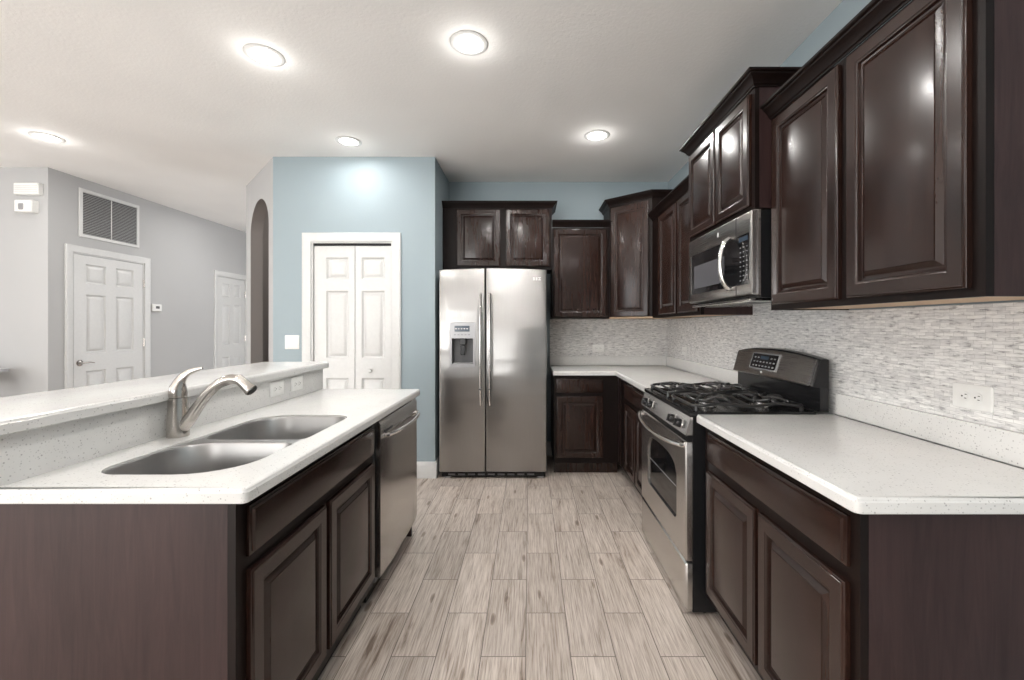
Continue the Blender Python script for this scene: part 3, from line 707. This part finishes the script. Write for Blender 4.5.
# cabinet right of fridge on back wall
YU = 3.99
wb = thing('wall_cabinet', 'dark single-door wall cabinet between refrigerator and corner cabinet', 'cabinet', (0.48, 4.15, ZU0))
m = MB(); m.slab(rect(0.212, 0.748, ZU0, ZU1+0.01), [], [(0, 0), (0, 0.02)], lambda u, v, w_: (u, YU+0.02-w_, v))
m.box(0.212, 0.228, YU+0.02, 4.3065, ZU0, ZU1+0.01); m.box(0.732, 0.748, YU+0.02, 4.3065, ZU0, ZU1+0.01); m.box(0.228, 0.732, YU+0.02, 4.3065, ZU1-0.01, ZU1+0.01); m.obj('carcass', M['shaded_frame_wood'], wb)
MB().box(0.2285, 0.7315, YU+0.0205, 4.306, ZU0+0.004, ZU0+0.014).obj('bottom_panel', M['underside'], wb)
f = face_map((0, YU, 0), (1, 0, 0), (0, -1, 0))
cab_door(wb, f, 0.226, 0.722, 1.394, 2.212)
crown([(0.212, YU), (0.748, YU)], ZU1+0.012, wb)
# over the fridge
wo = thing('wall_cabinet', 'dark two-door cabinet above the refrigerator', 'cabinet', (-0.3, 4.15, 1.84))
m = MB(); m.slab(rect(-0.812, 0.209, 1.838, 2.412), [rect(-0.65, -0.30, 1.9, 2.36), rect(-0.19, 0.16, 1.9, 2.36)], [(0, 0), (0, 0.02)], lambda u, v, w_: (u, YU+0.02-w_, v))
m.box(-0.812, -0.796, YU+0.02, 4.318, 1.838, 2.412); m.box(0.193, 0.209, YU+0.02, 4.318, 1.838, 2.412); m.box(-0.796, 0.193, YU+0.02, 4.318, 2.396, 2.412); m.box(-0.796, 0.193, YU+0.02, 4.318, 1.838, 1.854)
m.obj('carcass', M['shaded_frame_wood'], wo)
cab_door(wo, f, -0.680, -0.272, 1.868, 2.398, rail=0.044); cab_door(wo, f, -0.222, 0.187, 1.868, 2.398, rail=0.044)
crown([(-0.812, YU), (0.209, YU), (0.209, 4.318)], 2.410, wo)

# ================================================================ FRIDGE
fr = thing('refrigerator', 'stainless steel side-by-side refrigerator with ice and water dispenser', 'refrigerator', (-0.315, 3.97, 0))
FY = 3.645
MB().box(-0.768, 0.150, FY+0.062, 4.28, 0.035, 1.775, 0.004).obj('body', M['shell'], fr)
def topz(x): t = (x+0.315)/0.46; return 1.792+0.016*(1-t*t)
def fridge_door(x0, x1, holes):
    r = 0.012
    pts = [(x0, 0.058), (x1, 0.058)]
    n = 10
    for k in range(n+1):
        x = x1+(x0-x1)*k/n; pts.append((x, topz(x)))
    m = MB(); m.slab(pts, holes, [(0.0, 0.0), (0.0, 0.046), (0.004, 0.053), (0.010, 0.056)], lambda u, v, w_: (u, FY+0.058-w_, v))
    return m.obj('door', M['steel'], fr)
DH = rect(-0.679, -0.467, 0.962, 1.335)
ld = fridge_door(-0.774, -0.3785, [DH]); rd = fridge_door(-0.3725, 0.148, [])
ld['label'] = 'left freezer door with the dispenser'
for x, dd_ in ((-0.416, ld), (-0.336, rd)):
    m = MB(); pts = [(x, FY-0.018-0.030*(1-(2*k/14-1)**4), 0.634+0.95*k/14) for k in range(15)]
    m.tube(pts, [(0.0115, 0.010)]*15, 12)
    m.tube([(x, FY+0.002, 0.650), (x, FY-0.03, 0.650)], 0.009, 10); m.tube([(x, FY+0.002, 1.567), (x, FY-0.03, 1.567)], 0.009, 10)
    hh = m.obj('handle', M['chrome'], dd_)
    MB().tube([(x, FY-0.0475, 0.770), (x, FY-0.0475, 0.782)], 0.0125, 12).obj('handle_ring', M['shell'], hh)
dp = thing('dispenser', '', '', (-0.573, FY, 0.96)); 
for k in ('label', 'category'): del dp[k]
bpy.data.objects.remove(dp)
m = MB(); m.slab(rrect(-0.683, -0.463, 0.958, 1.340, 0.008, 2), [rrect(-0.664, -0.482, 0.985, 1.205, 0.01, 2)], [(0, -0.010), (0, 0.004), (0.003, 0.0065)], lambda u, v, w_: (u, FY-w_, v))
bz = m.obj('dispenser_panel', M['silver'], ld)
m = MB(); # recess shell
rr_ = rrect(-0.665, -0.481, 0.984, 1.206, 0.01, 2)
m.rings([[(u, FY+0.009, v) for u, v in rr_], [(u, FY+0.055, v) for u, v in offset(rr_, 0.006)]], False, True); m.obj('recess', M['shell'], ld)
m = MB(); m.box(-0.655, -0.491, FY-0.003, FY+0.04, 0.986, 0.996, 0.002); m.obj('drip_tray', M['silver'], ld)
m = MB(); m.box(-0.600, -0.546, FY+0.004, FY+0.045, 1.15, 1.204, 0.003); m.tube([(-0.573, FY+0.028, 1.15), (-0.573, FY+0.028, 1.13)], 0.012, 12); m.box(-0.592, -0.554, FY+0.012, FY+0.020, 1.06, 1.145, 0.003); m.obj('dispenser_lever', M['black'], ld)
MB().box(-0.640, -0.512, FY-0.0085, FY-0.006, 1.262, 1.312, 0.001).obj('display', M['lcd'], ld)
m = MB()
for k in range(5): m.box(-0.634+0.024*k, -0.622+0.024*k, FY-0.0095, FY-0.0086, 1.283, 1.290)
m.obj('display_digits', M['mark'], ld)
m = MB()
for k in range(5): m.box(-0.645+0.03*k, -0.628+0.03*k, FY-0.0078, FY-0.0062, 1.232, 1.238)
m.obj('buttons', M['shell'], ld)
m = MB()
for a, b, c, d in ((0.030, 0.046, 1.700, 1.728), (0.052, 0.068, 1.700, 1.728), (0.074, 0.098, 1.700, 1.709), (0.074, 0.098, 1.719, 1.728), (0.083, 0.089, 1.709, 1.719)):
    m.box(a, b, FY-0.0005, FY+0.003, c, d)
m.obj('maker_badge', M['mark'], rd)
m = MB(); m.box(-0.755, 0.135, FY+0.025, FY+0.060, 0.014, 0.052, 0.002)
g = m.obj('grille', M['black'], fr)
m = MB()
for k in range(9): m.box(-0.70+0.085*k, -0.64+0.085*k, FY+0.020, FY+0.0245, 0.026, 0.040, 0.001)
m.obj('grille_slots', M['shell'], g)
for x in (-0.73, 0.07):
    MB().box(x, x+0.05, FY+0.03, FY+0.09, 0.0, 0.0135, 0.001).obj('foot', M['silver'], fr)
for x in (-0.73, 0.085): MB().box(x, x+0.055, FY+0.01, FY+0.13, 1.776, 1.789, 0.002).obj('hinge_cover', M['shell'], fr)

# ================================================================ RANGE
rg = thing('gas_range', 'stainless steel and black gas range with four burners on the right', 'stove', (1.04, 2.305, 0))
y0, y1 = 1.924, 2.684; RX = 0.706
m = MB(); m.box(RX+0.032, 1.355, y0+0.002, y1-0.002, 0.014, 0.898, 0.002)
m.box(RX+0.008, RX+0.031, y0+0.004, y1-0.004, 0.790, 0.815); m.obj('body', M['black'], rg)
for xx in (0.80, 1.30):
    for yy in (y0+0.04, y1-0.04): MB().lathe([(0.0001, 0), (0.018, 0), (0.018, 0.008), (0.012, 0.010), (0.012, 0.0135), (0.0001, 0.0135)], (xx, yy, 0), 'z', 14).obj('foot', M['black'], rg)
m = MB(); m.slab(rrect(0.722, 1.300, y0-0.002, y1+0.002, 0.01, 3), [], [(0.004, 0.0), (0, 0.004), (0, 0.018), (0.004, 0.022), (0.03, 0.024), (0.04, 0.019)], lambda u, v, w_: (u, v, 0.8985+w_))
m.obj('cooktop', M['black'], rg)
m = MB(); m.prism([(0.704, 0.817), (0.708, 0.816), (0.7375, 0.816), (0.7375, 0.897), (0.728, 0.897), (0.724, 0.885)], lambda u, v, w_: (u, w_, v), y0, y1)
cp = m.obj('control_panel', M['steel_h'], rg)
sl = Vector((0.724-0.704, 0, 0.885-0.817)).normalized(); nrm = Vector((-sl.z, 0, sl.x))
for k, yy in enumerate((2.015, 2.115, 2.49, 2.59)):
    c = Vector((0.714, yy, 0.850))
    m = MB(); m.tube([c, c+nrm*0.004, c+nrm*0.0045], [0.026, 0.026, 0.02], 24); m.obj('knob_ring', M['chrome'], rg)
    m = MB(); m.tube([c+nrm*0.0046, c+nrm*0.006, c+nrm*0.022, c+nrm*0.026], [0.020, 0.0215, 0.019, 0.016], 24)
    gp = c+nrm*0.028
    m.tube([gp-sl*0.017, gp+sl*0.017], [(0.004, 0.005), (0.004, 0.005)], 8); m.obj('knob', M['black'], rg)
# oven door
wy0, wy1 = 2.045, 2.545
win = [(wy0, 0.382), (wy1, 0.382)]
win = [(wy1-0.02, 0.382), (wy1, 0.402)]
for k in range(17):
    t = k/16; yy = wy1+(wy0-wy1)*t; s_ = 2*t-1
    win.append((yy, 0.600+0.075*math.sqrt(max(0, 1-abs(s_)**3.0))))
win += [(wy0, 0.402), (wy0+0.02, 0.382)]
m = MB(); m.slab(rrect(y0+0.001, y1-0.001, 0.246, 0.787, 0.006, 2), [win], [(0, 0), (0, 0.025), (0.005, 0.031)], lambda u, v, w_: (0.7365-w_, u, v))
od = m.obj('oven_door', M['steel_h'], rg)
m = MB(); m.slab(offset(win, 0.0008), [], [(0, 0), (0, 0.008)], lambda u, v, w_: (0.722-w_, u, v)); m.obj('oven_window', M['glass_black'], od)
m = MB()
for z in (0.53,):
    m.box(0.7115, 0.7138, wy0+0.03, wy1-0.03, z, z+0.003)
m.obj('oven_rack', M['silver'], od)
m = MB(); hp = [(RX-0.012-0.052*(1-(2*k/16-1)**2)**0.8, y0+0.02+0.72*k/16, 0.768-0.012*(1-(2*k/16-1)**2)) for k in range(17)]
m.tube(hp, [(0.013, 0.011)]*17, 14)
for e in (0, -1): m.tube([(RX+0.006, hp[e][1]+(0.008 if e == 0 else -0.008), 0.768), (RX-0.02, hp[e][1]+(0.008 if e == 0 else -0.008), 0.768)], 0.014, 12)
m.obj('handle', M['chrome'], od)
m = MB(); m.slab(rrect(y0+0.001, y1-0.001, 0.022, 0.236, 0.006, 2), [], [(0, 0), (0, 0.022), (0.006, 0.030)], lambda u, v, w_: (0.7365-w_, u, v)); m.obj('storage_drawer', M['steel_h'], rg)
# backguard
def bg_sec(yy, zt): return [(1.313, 0.921), (1.313, 1.030), (1.283, 1.034), (1.283+0.002, 1.044), (1.318, zt-0.004), (1.328, zt), (1.352, zt-0.002), (1.352, 0.921)]
secs = []; fsec = []
for k in range(25):
    t = -1+2*k/24; yy = (y0+y1)/2+t*(y1-y0)/2
    zt = 1.160+0.030*(1-abs(t)**2.2)
    secs.append([(x, yy, z) for x, z in bg_sec(yy, zt)])
m = MB().rings(secs); m.obj('backguard', M['black'], rg)
for k in range(23):
    t = -0.93+1.86*k/22; yy = (y0+y1)/2+t*(y1-y0)/2+(0.02 if False else 0)
    zt = 1.152+0.030*(1-abs(t)**2.2)
    def px(z): return 1.283+(z-1.044)*(0.035)/(1.156+0.02-1.044)
    secs_f = [(px(1.042)-0.010, yy, 1.036), (px(1.046)-0.013, yy, 1.042), (px(zt)-0.006, yy, zt-0.006), (px(zt)+0.003, yy, zt), (px(zt)+0.008, yy, zt-0.001), (px(1.05)+0.006, yy, 1.040)]
    fsec.append(secs_f)
bgp = MB().rings(fsec).obj('backguard_panel', M['steel_dark'], rg)
# display on the slanted panel
def gf(z, o): return px(z)-0.0118+(z-1.042)*0.05-o
cY = 2.345
def on_panel(m, ya, yb, za_, zb_, th):
    m.rings([[(gf(za_, 0.0), ya, za_), (gf(za_, 0.0), yb, za_), (gf(zb_, 0.0), yb, zb_), (gf(zb_, 0.0), ya, zb_)], [(gf(za_, th), ya, za_), (gf(za_, th), yb, za_), (gf(zb_, th), yb, zb_), (gf(zb_, th), ya, zb_)]])
m = MB(); on_panel(m, cY-0.135, cY+0.135, 1.070, 1.160, 0.004); bzp = m.obj('display_bezel', M['silver'], rg)
m = MB(); on_panel(m, cY-0.123, cY+0.123, 1.077, 1.154, 0.0055); m.obj('display', M['glass_black'], rg)
m = MB()
for r_ in range(3):
    for c_ in range(7):
        if r_ == 2 and 2 <= c_ <= 4: continue
        ya = cY-0.108+0.032*c_; on_panel(m, ya, ya+0.016, 1.086+0.022*r_, 1.093+0.022*r_, 0.0062)
m.obj('touch_keys', M['silver'], rg)
m = MB(); on_panel(m, cY-0.04, cY+0.04, 1.126, 1.144, 0.0062); m.obj('clock', M['lcd'], rg)
MB().tube([(gf(1.056, -0.001), cY, 1.056), (gf(1.056, 0.002), cY, 1.056)], 0.008, 16).obj('maker_badge', M['mark'], rg)
# burners and grates
zc = 0.919
for bx in (0.868, 1.140):
    for by in (2.105, 2.505):
        m = MB(); m.lathe([(0.0001, 0), (0.052, 0), (0.050, 0.007), (0.036, 0.010), (0.036, 0.017), (0.0001, 0.017)], (bx, by, zc), 'z', 24); br = m.obj('burner', M['chrome'], rg)
        MB().lathe([(0.0001, 0), (0.038, 0), (0.038, 0.005), (0.030, 0.008), (0.0001, 0.009)], (bx, by, zc+0.0175), 'z', 24).obj('burner_cap', M['iron'], br)
MB().lathe([(0.0001, 0), (0.035, 0), (0.033, 0.007), (0.024, 0.010), (0.0001, 0.011)], (1.0, 2.305, zc), 'z', 24).obj('centre_burner', M['iron'], rg)
zg = 0.955
def grate(ya, yb):
    m = MB(); r = 0.0076
    xa, xb = 0.752, 1.262
    lp = [(u, v, zg) for u, v in rrect(xa, xb, ya, yb, 0.045, 5)]
    # dip the frame between burners, rounded corners go down to feet
    lp = [(x, y, zg-0.010*(0.5+0.5*math.cos((x-xa)/(xb-xa)*4*PI))) for x, y, z in lp]
    n = 10; full = []
    for i, p in enumerate(lp):
        q = lp[(i+1) % len(lp)]; dist = (Vector(p)-Vector(q)).length; kk = max(1, int(dist/0.03))
        for k in range(kk):
            t = k/kk; x = p[0]+(q[0]-p[0])*t; y = p[1]+(q[1]-p[1])*t
            full.append((x, y, zg-0.012*(0.5+0.5*math.cos((x-xa)/(xb-xa)*4*PI))))
    m.tube(full, r, 8, True)
    for bx in (0.868, 1.140):
        cyy = (ya+yb)/2
        for a in range(4):
            an = PI/4+a*PI/2
            ex, ey = bx+0.115*math.cos(an), cyy+min(0.155, (yb-ya)/2-0.01)*math.sin(an)
            m.tube([(ex, ey, zg-0.004), (bx+0.085*math.cos(an), cyy+0.09*math.sin(an), zg+0.008), (bx+0.05*math.cos(an), cyy+0.05*math.sin(an), zg+0.010), (bx+0.028*math.cos(an), cyy+0.028*math.sin(an), zg+0.004)], r, 8)
        for a in (0, PI):
            s_ = math.cos(a)
            m.tube([(bx, cyy+s_*((yb-ya)/2), zg-0.002), (bx, cyy+s_*0.10, zg+0.010), (bx, cyy+s_*0.035, zg+0.006)], r, 8)
        # curled hoop around the burner
        hoop = [(bx+0.092*math.cos(t*2*PI/24), cyy+0.105*math.sin(t*2*PI/24), zg+0.004+0.006*math.cos(4*t*2*PI/24)) for t in range(24)]
        m.tube(hoop, r*0.9, 8, True)
    m.tube([(1.004, ya, zg-0.012), (1.004, (ya+yb)/2, zg-0.002), (1.004, yb, zg-0.012)], r, 8)
    for x in (xa+0.012, xb-0.012):
        for y in (ya+0.012, yb-0.012):
            m.tube([(x, y, zg-0.012), (x, y, zc+0.002)], [r, r*1.3], 8)
    m.obj('grate', M['iron'], rg)
grate(1.945, 2.272); grate(2.338, 2.664)

# ================================================================ MICROWAVE
mw = thing('microwave', 'stainless steel over-the-range microwave with curved handle', 'microwave', (1.2, 2.28, 1.44))
y0, y1 = 1.896, 2.650; MX = 0.988; z0, z1 = 1.448, 1.831
MB().box(MX+0.042, 1.392, y0+0.002, y1, z0-0.012, z1, 0.002).obj('body', M['black'], mw)
gz0, gz1 = 1.500, 1.735; gy0, gy1 = 1.918, 2.612
m = MB(); m.slab(rect(y0, y1, z0, z1), [rect(gy0, gy1, gz0, gz1)], [(0, 0), (0, 0.028), (0.004, 0.037), (0.012, 0.041)], lambda u, v, w_: (MX+0.0415-w_, u, v))
fm = m.obj('front_frame', M['steel_dark'], mw)
MB().box(MX+0.004, MX+0.030, y0-0.0015, y0-0.0002, z0+0.004, z1-0.004).obj('side_trim', M['chrome'], mw)
MB().box(MX+0.004, MX+0.02, gy0+0.0005, gy1-0.0005, gz0+0.0005, gz1-0.0005).obj('glass', M['glass_black'], mw)
MB().box(MX+0.0015, MX+0.0039, 2.17, 2.56, 1.532, 1.665).obj('viewing_window', M['window_grey'], mw)
MB().box(MX-0.0012, MX+0.0006, 2.036, 2.039, z0+0.005, gz0-0.002).obj('door_seam', M['slot'], mw)
MB().box(MX-0.0012, MX+0.0006, 2.036, 2.039, gz1+0.002, z1-0.008).obj('door_seam', M['slot'], mw)
m = MB(); hp = [(MX-0.012-0.045*(1-(2*k/16-1)**2)**0.6, 2.085, 1.492+0.245*k/16) for k in range(17)]
m.tube(hp, [(0.015, 0.011)]*17, 14)
for e in (0, -1): m.tube([(MX+0.004, 2.085, hp[e][2]), (MX-0.02, 2.085, hp[e][2])], 0.011, 10)
m.obj('handle', M['chrome'], mw)
for c_ in range(3):
    m = MB()
    for r_ in range(8): m.box(MX+0.0022, MX+0.0039, 1.938+0.030*c_, 1.947+0.030*c_, 1.520+0.022*r_, 1.524+0.022*r_)
    m.obj('keypad', M['silver'], mw)
MB().box(MX+0.0022, MX+0.0039, 1.935, 2.015, 1.703, 1.724).obj('display', M['lcd'], mw)
MB().prism([(2.225, 1.777), (2.239, 1.775), (2.241, 1.790), (2.232, 1.801), (2.223, 1.790)], lambda u, v, w_: (w_, u, v), MX-0.0015, MX+0.0005).obj('maker_badge', M['mark'], mw)
m = MB(); m.box(MX+0.008, 1.30, y0+0.03, y1-0.04, z0-0.026, z0-0.0125, 0.003); bp_ = m.obj('bottom_grille', M['chrome'], mw)
m = MB(); m.box(MX+0.06, MX+0.16, 2.0, 2.2, z0-0.0275, z0-0.0262); m.obj('filter', M['shell'], bp_); MB().box(MX+0.06, MX+0.16, 2.32, 2.54, z0-0.0275, z0-0.0262).obj('filter', M['shell'], bp_)

# ================================================================ WALL FITTINGS
def outlet(label, o, u, n, wd=0.118, hg=0.074, kind='outlet', name='wall_outlet'):
    o = Vector(o); t = thing(name, label, 'outlet' if kind == 'outlet' else 'light switch', o, 'wall outlets and switches')
    f = face_map(o, u, n)
    MB().slab(rrect(-wd/2, wd/2, -hg/2, hg/2, 0.004, 2), [], [(0, 0.0005), (0, 0.004), (0.004, 0.0062)], f).obj('cover_plate', M['plastic'], t)
    if kind == 'outlet':
        for s_ in (-1, 1):
            r = MB().slab(rrect(s_*0.020-0.015, s_*0.020+0.015, -0.016, 0.016, 0.012, 4), [], [(0, 0.0055), (0.001, 0.0078)], f).obj('receptacle', M['plastic'], t)
            m = MB()
            for (a, b, c, d) in ((-0.008, -0.002, 0.005, 0.0072), (-0.007, -0.001, -0.0072, -0.005)):
                m.slab(rect(s_*0.020+a, s_*0.020+b, c, d), [], [(0, 0.0070), (0, 0.0084)], f)
            m.slab(rrect(s_*0.020+0.004, s_*0.020+0.009, -0.0025, 0.0025, 0.002, 2), [], [(0, 0.0070), (0, 0.0084)], f); m.obj('slots', M['slot'], r)
    else:
        for s_ in (-1, 1):
            MB().slab(rect(s_*0.028-0.017, s_*0.028+0.017, -0.034, 0.034), [], [(0, 0.0055), (0, 0.0075), (0.003, 0.0095)], f).obj('rocker', M['plastic'], t)
outlet('white horizontal outlet on the mosaic at the right near the camera', (1.393, 1.338, 1.087), (0, 1, 0), (-1, 0, 0), 0.122, 0.078)
outlet('white outlet on the side mosaic between range and corner', (1.393, 3.82, 1.085), (0, 1, 0), (-1, 0, 0), 0.118, 0.074)
outlet('white outlet on the back mosaic right of the refrigerator', (0.694, 4.308, 1.085), (1, 0, 0), (0, -1, 0), 0.118, 0.074)
outlet('white outlet plate on the quartz riser, the one nearer the faucet', (SX, 2.197, 0.988), (0, 1, 0), (1, 0, 0), 0.118, 0.074)
outlet('white outlet plate on the quartz riser, the one nearer the pantry', (SX, 2.385, 0.988), (0, 1, 0), (1, 0, 0), 0.118, 0.074)
outlet('white double rocker switch left of the pantry door', (-2.047, YP, 1.170), (1, 0, 0), (0, -1, 0), 0.122, 0.120, 'switch', 'light_switch')

# return air grille
vg = thing('air_return_grille', 'large louvred return air grille above the hall door', 'vent', (XH, 4.506, 2.43))
fv = lambda u, v, w_: (XH+w_, u, v)
va, vb, vc, vd = 4.183, 4.829, 2.190, 2.672
m = MB().slab(rect(va, vb, vc, vd), [rect(va+0.032, vb-0.032, vc+0.032, vd-0.032)], [(0, 0.001), (0.0, 0.006), (0.004, 0.012)], fv); m.obj('frame', M['white'], vg)
MB().box(XH+0.001, XH+0.002, va+0.033, vb-0.033, vc+0.033, vd-0.033).obj('duct_shade', M['duct_shade'], vg)  # dark sheet in place of a hollow, its shade put into the colour
nl = 26
for k in range(nl):
    z = vc+0.040+(vd-vc-0.080)*k/(nl-1)
    MB().prism([(XH+0.0028, z+0.006), (XH+0.0042, z+0.006), (XH+0.0105, z-0.004), (XH+0.0091, z-0.004)], lambda u, v, w_: (u, w_, v), va+0.033, vb-0.033).obj('louvre', M['louvre'], vg)
MB().box(XH+0.0095, XH+0.0125, 4.500, 4.508, vc+0.033, vd-0.033).obj('divider', M['white'], vg)
# thermostat
th = thing('thermostat', 'small white thermostat on the hall wall right of the door', 'thermostat', (XH, 5.05, 1.525))
MB().slab(rrect(4.99, 5.11, 1.482, 1.568, 0.006, 2), [], [(0, 0.001), (0, 0.018), (0.005, 0.024)], fv).obj('housing', M['plastic'], th)
MB().box(XH+0.0235, XH+0.0252, 5.025, 5.075, 1.515, 1.545).obj('display', M['shell'], th)
# alarm boxes
ab = thing('door_chime', 'wide white box high on the far left grey wall, the upper of two', 'chime', (-4.58, YH, 2.56))
MB().slab(rrect(-4.70, -4.475, 2.508, 2.618, 0.008, 2), [], [(0, 0.001), (0, 0.035), (0.007, 0.045)], lambda u, v, w_: (u, YH-w_, v)).obj('housing', M['plastic'], ab)
m = MB()
for k in range(4): m.box(-4.69+0.003, -4.48, YH-0.0462, YH-0.0449, 2.53+0.018*k, 2.532+0.018*k)
m.obj('slots', M['silver'], ab)
ab = thing('motion_sensor', 'small white alarm sensor box under the wide box at far left', 'sensor', (-4.60, YH, 2.40))
MB().slab(rrect(-4.675, -4.515, 2.345, 2.458, 0.008, 2), [], [(0, 0.001), (0, 0.05), (0.007, 0.06)], lambda u, v, w_: (u, YH-w_, v)).obj('housing', M['plastic'], ab)
MB().slab(rrect(-4.635, -4.585, 2.365, 2.425, 0.012, 3), [], [(0, 0.059), (0.004, 0.064)], lambda u, v, w_: (u, YH-w_, v)).obj('sensor_lens', M['silver'], ab)

# console table at the left edge
ct = thing('console_table', 'edge of a tall table with pale top and dark tapered legs at far left', 'table', (-4.95, 3.6, 0))
MB().box(-5.55, -4.635, 3.42, 3.80, 0.905, 0.932, 0.004).obj('tabletop', M['silver'], ct)
MB().box(-5.48, -4.70, 3.47, 3.75, 0.81, 0.9045, 0.002).obj('apron', M['shell'], ct)
for lx, sx in ((-5.45, -1), (-4.69, 1)):
    for ly in (3.49, 3.73):
        m = MB(); m.rings([[(lx+a*0.012, ly+b*0.012, 0) for a, b in ((-1, -1), (1, -1), (1, 1), (-1, 1))], [(lx+a*0.022, ly+b*0.022, 0.8095) for a, b in ((-1, -1), (1, -1), (1, 1), (-1, 1))]]); m.obj('leg', M['shell'], ct)
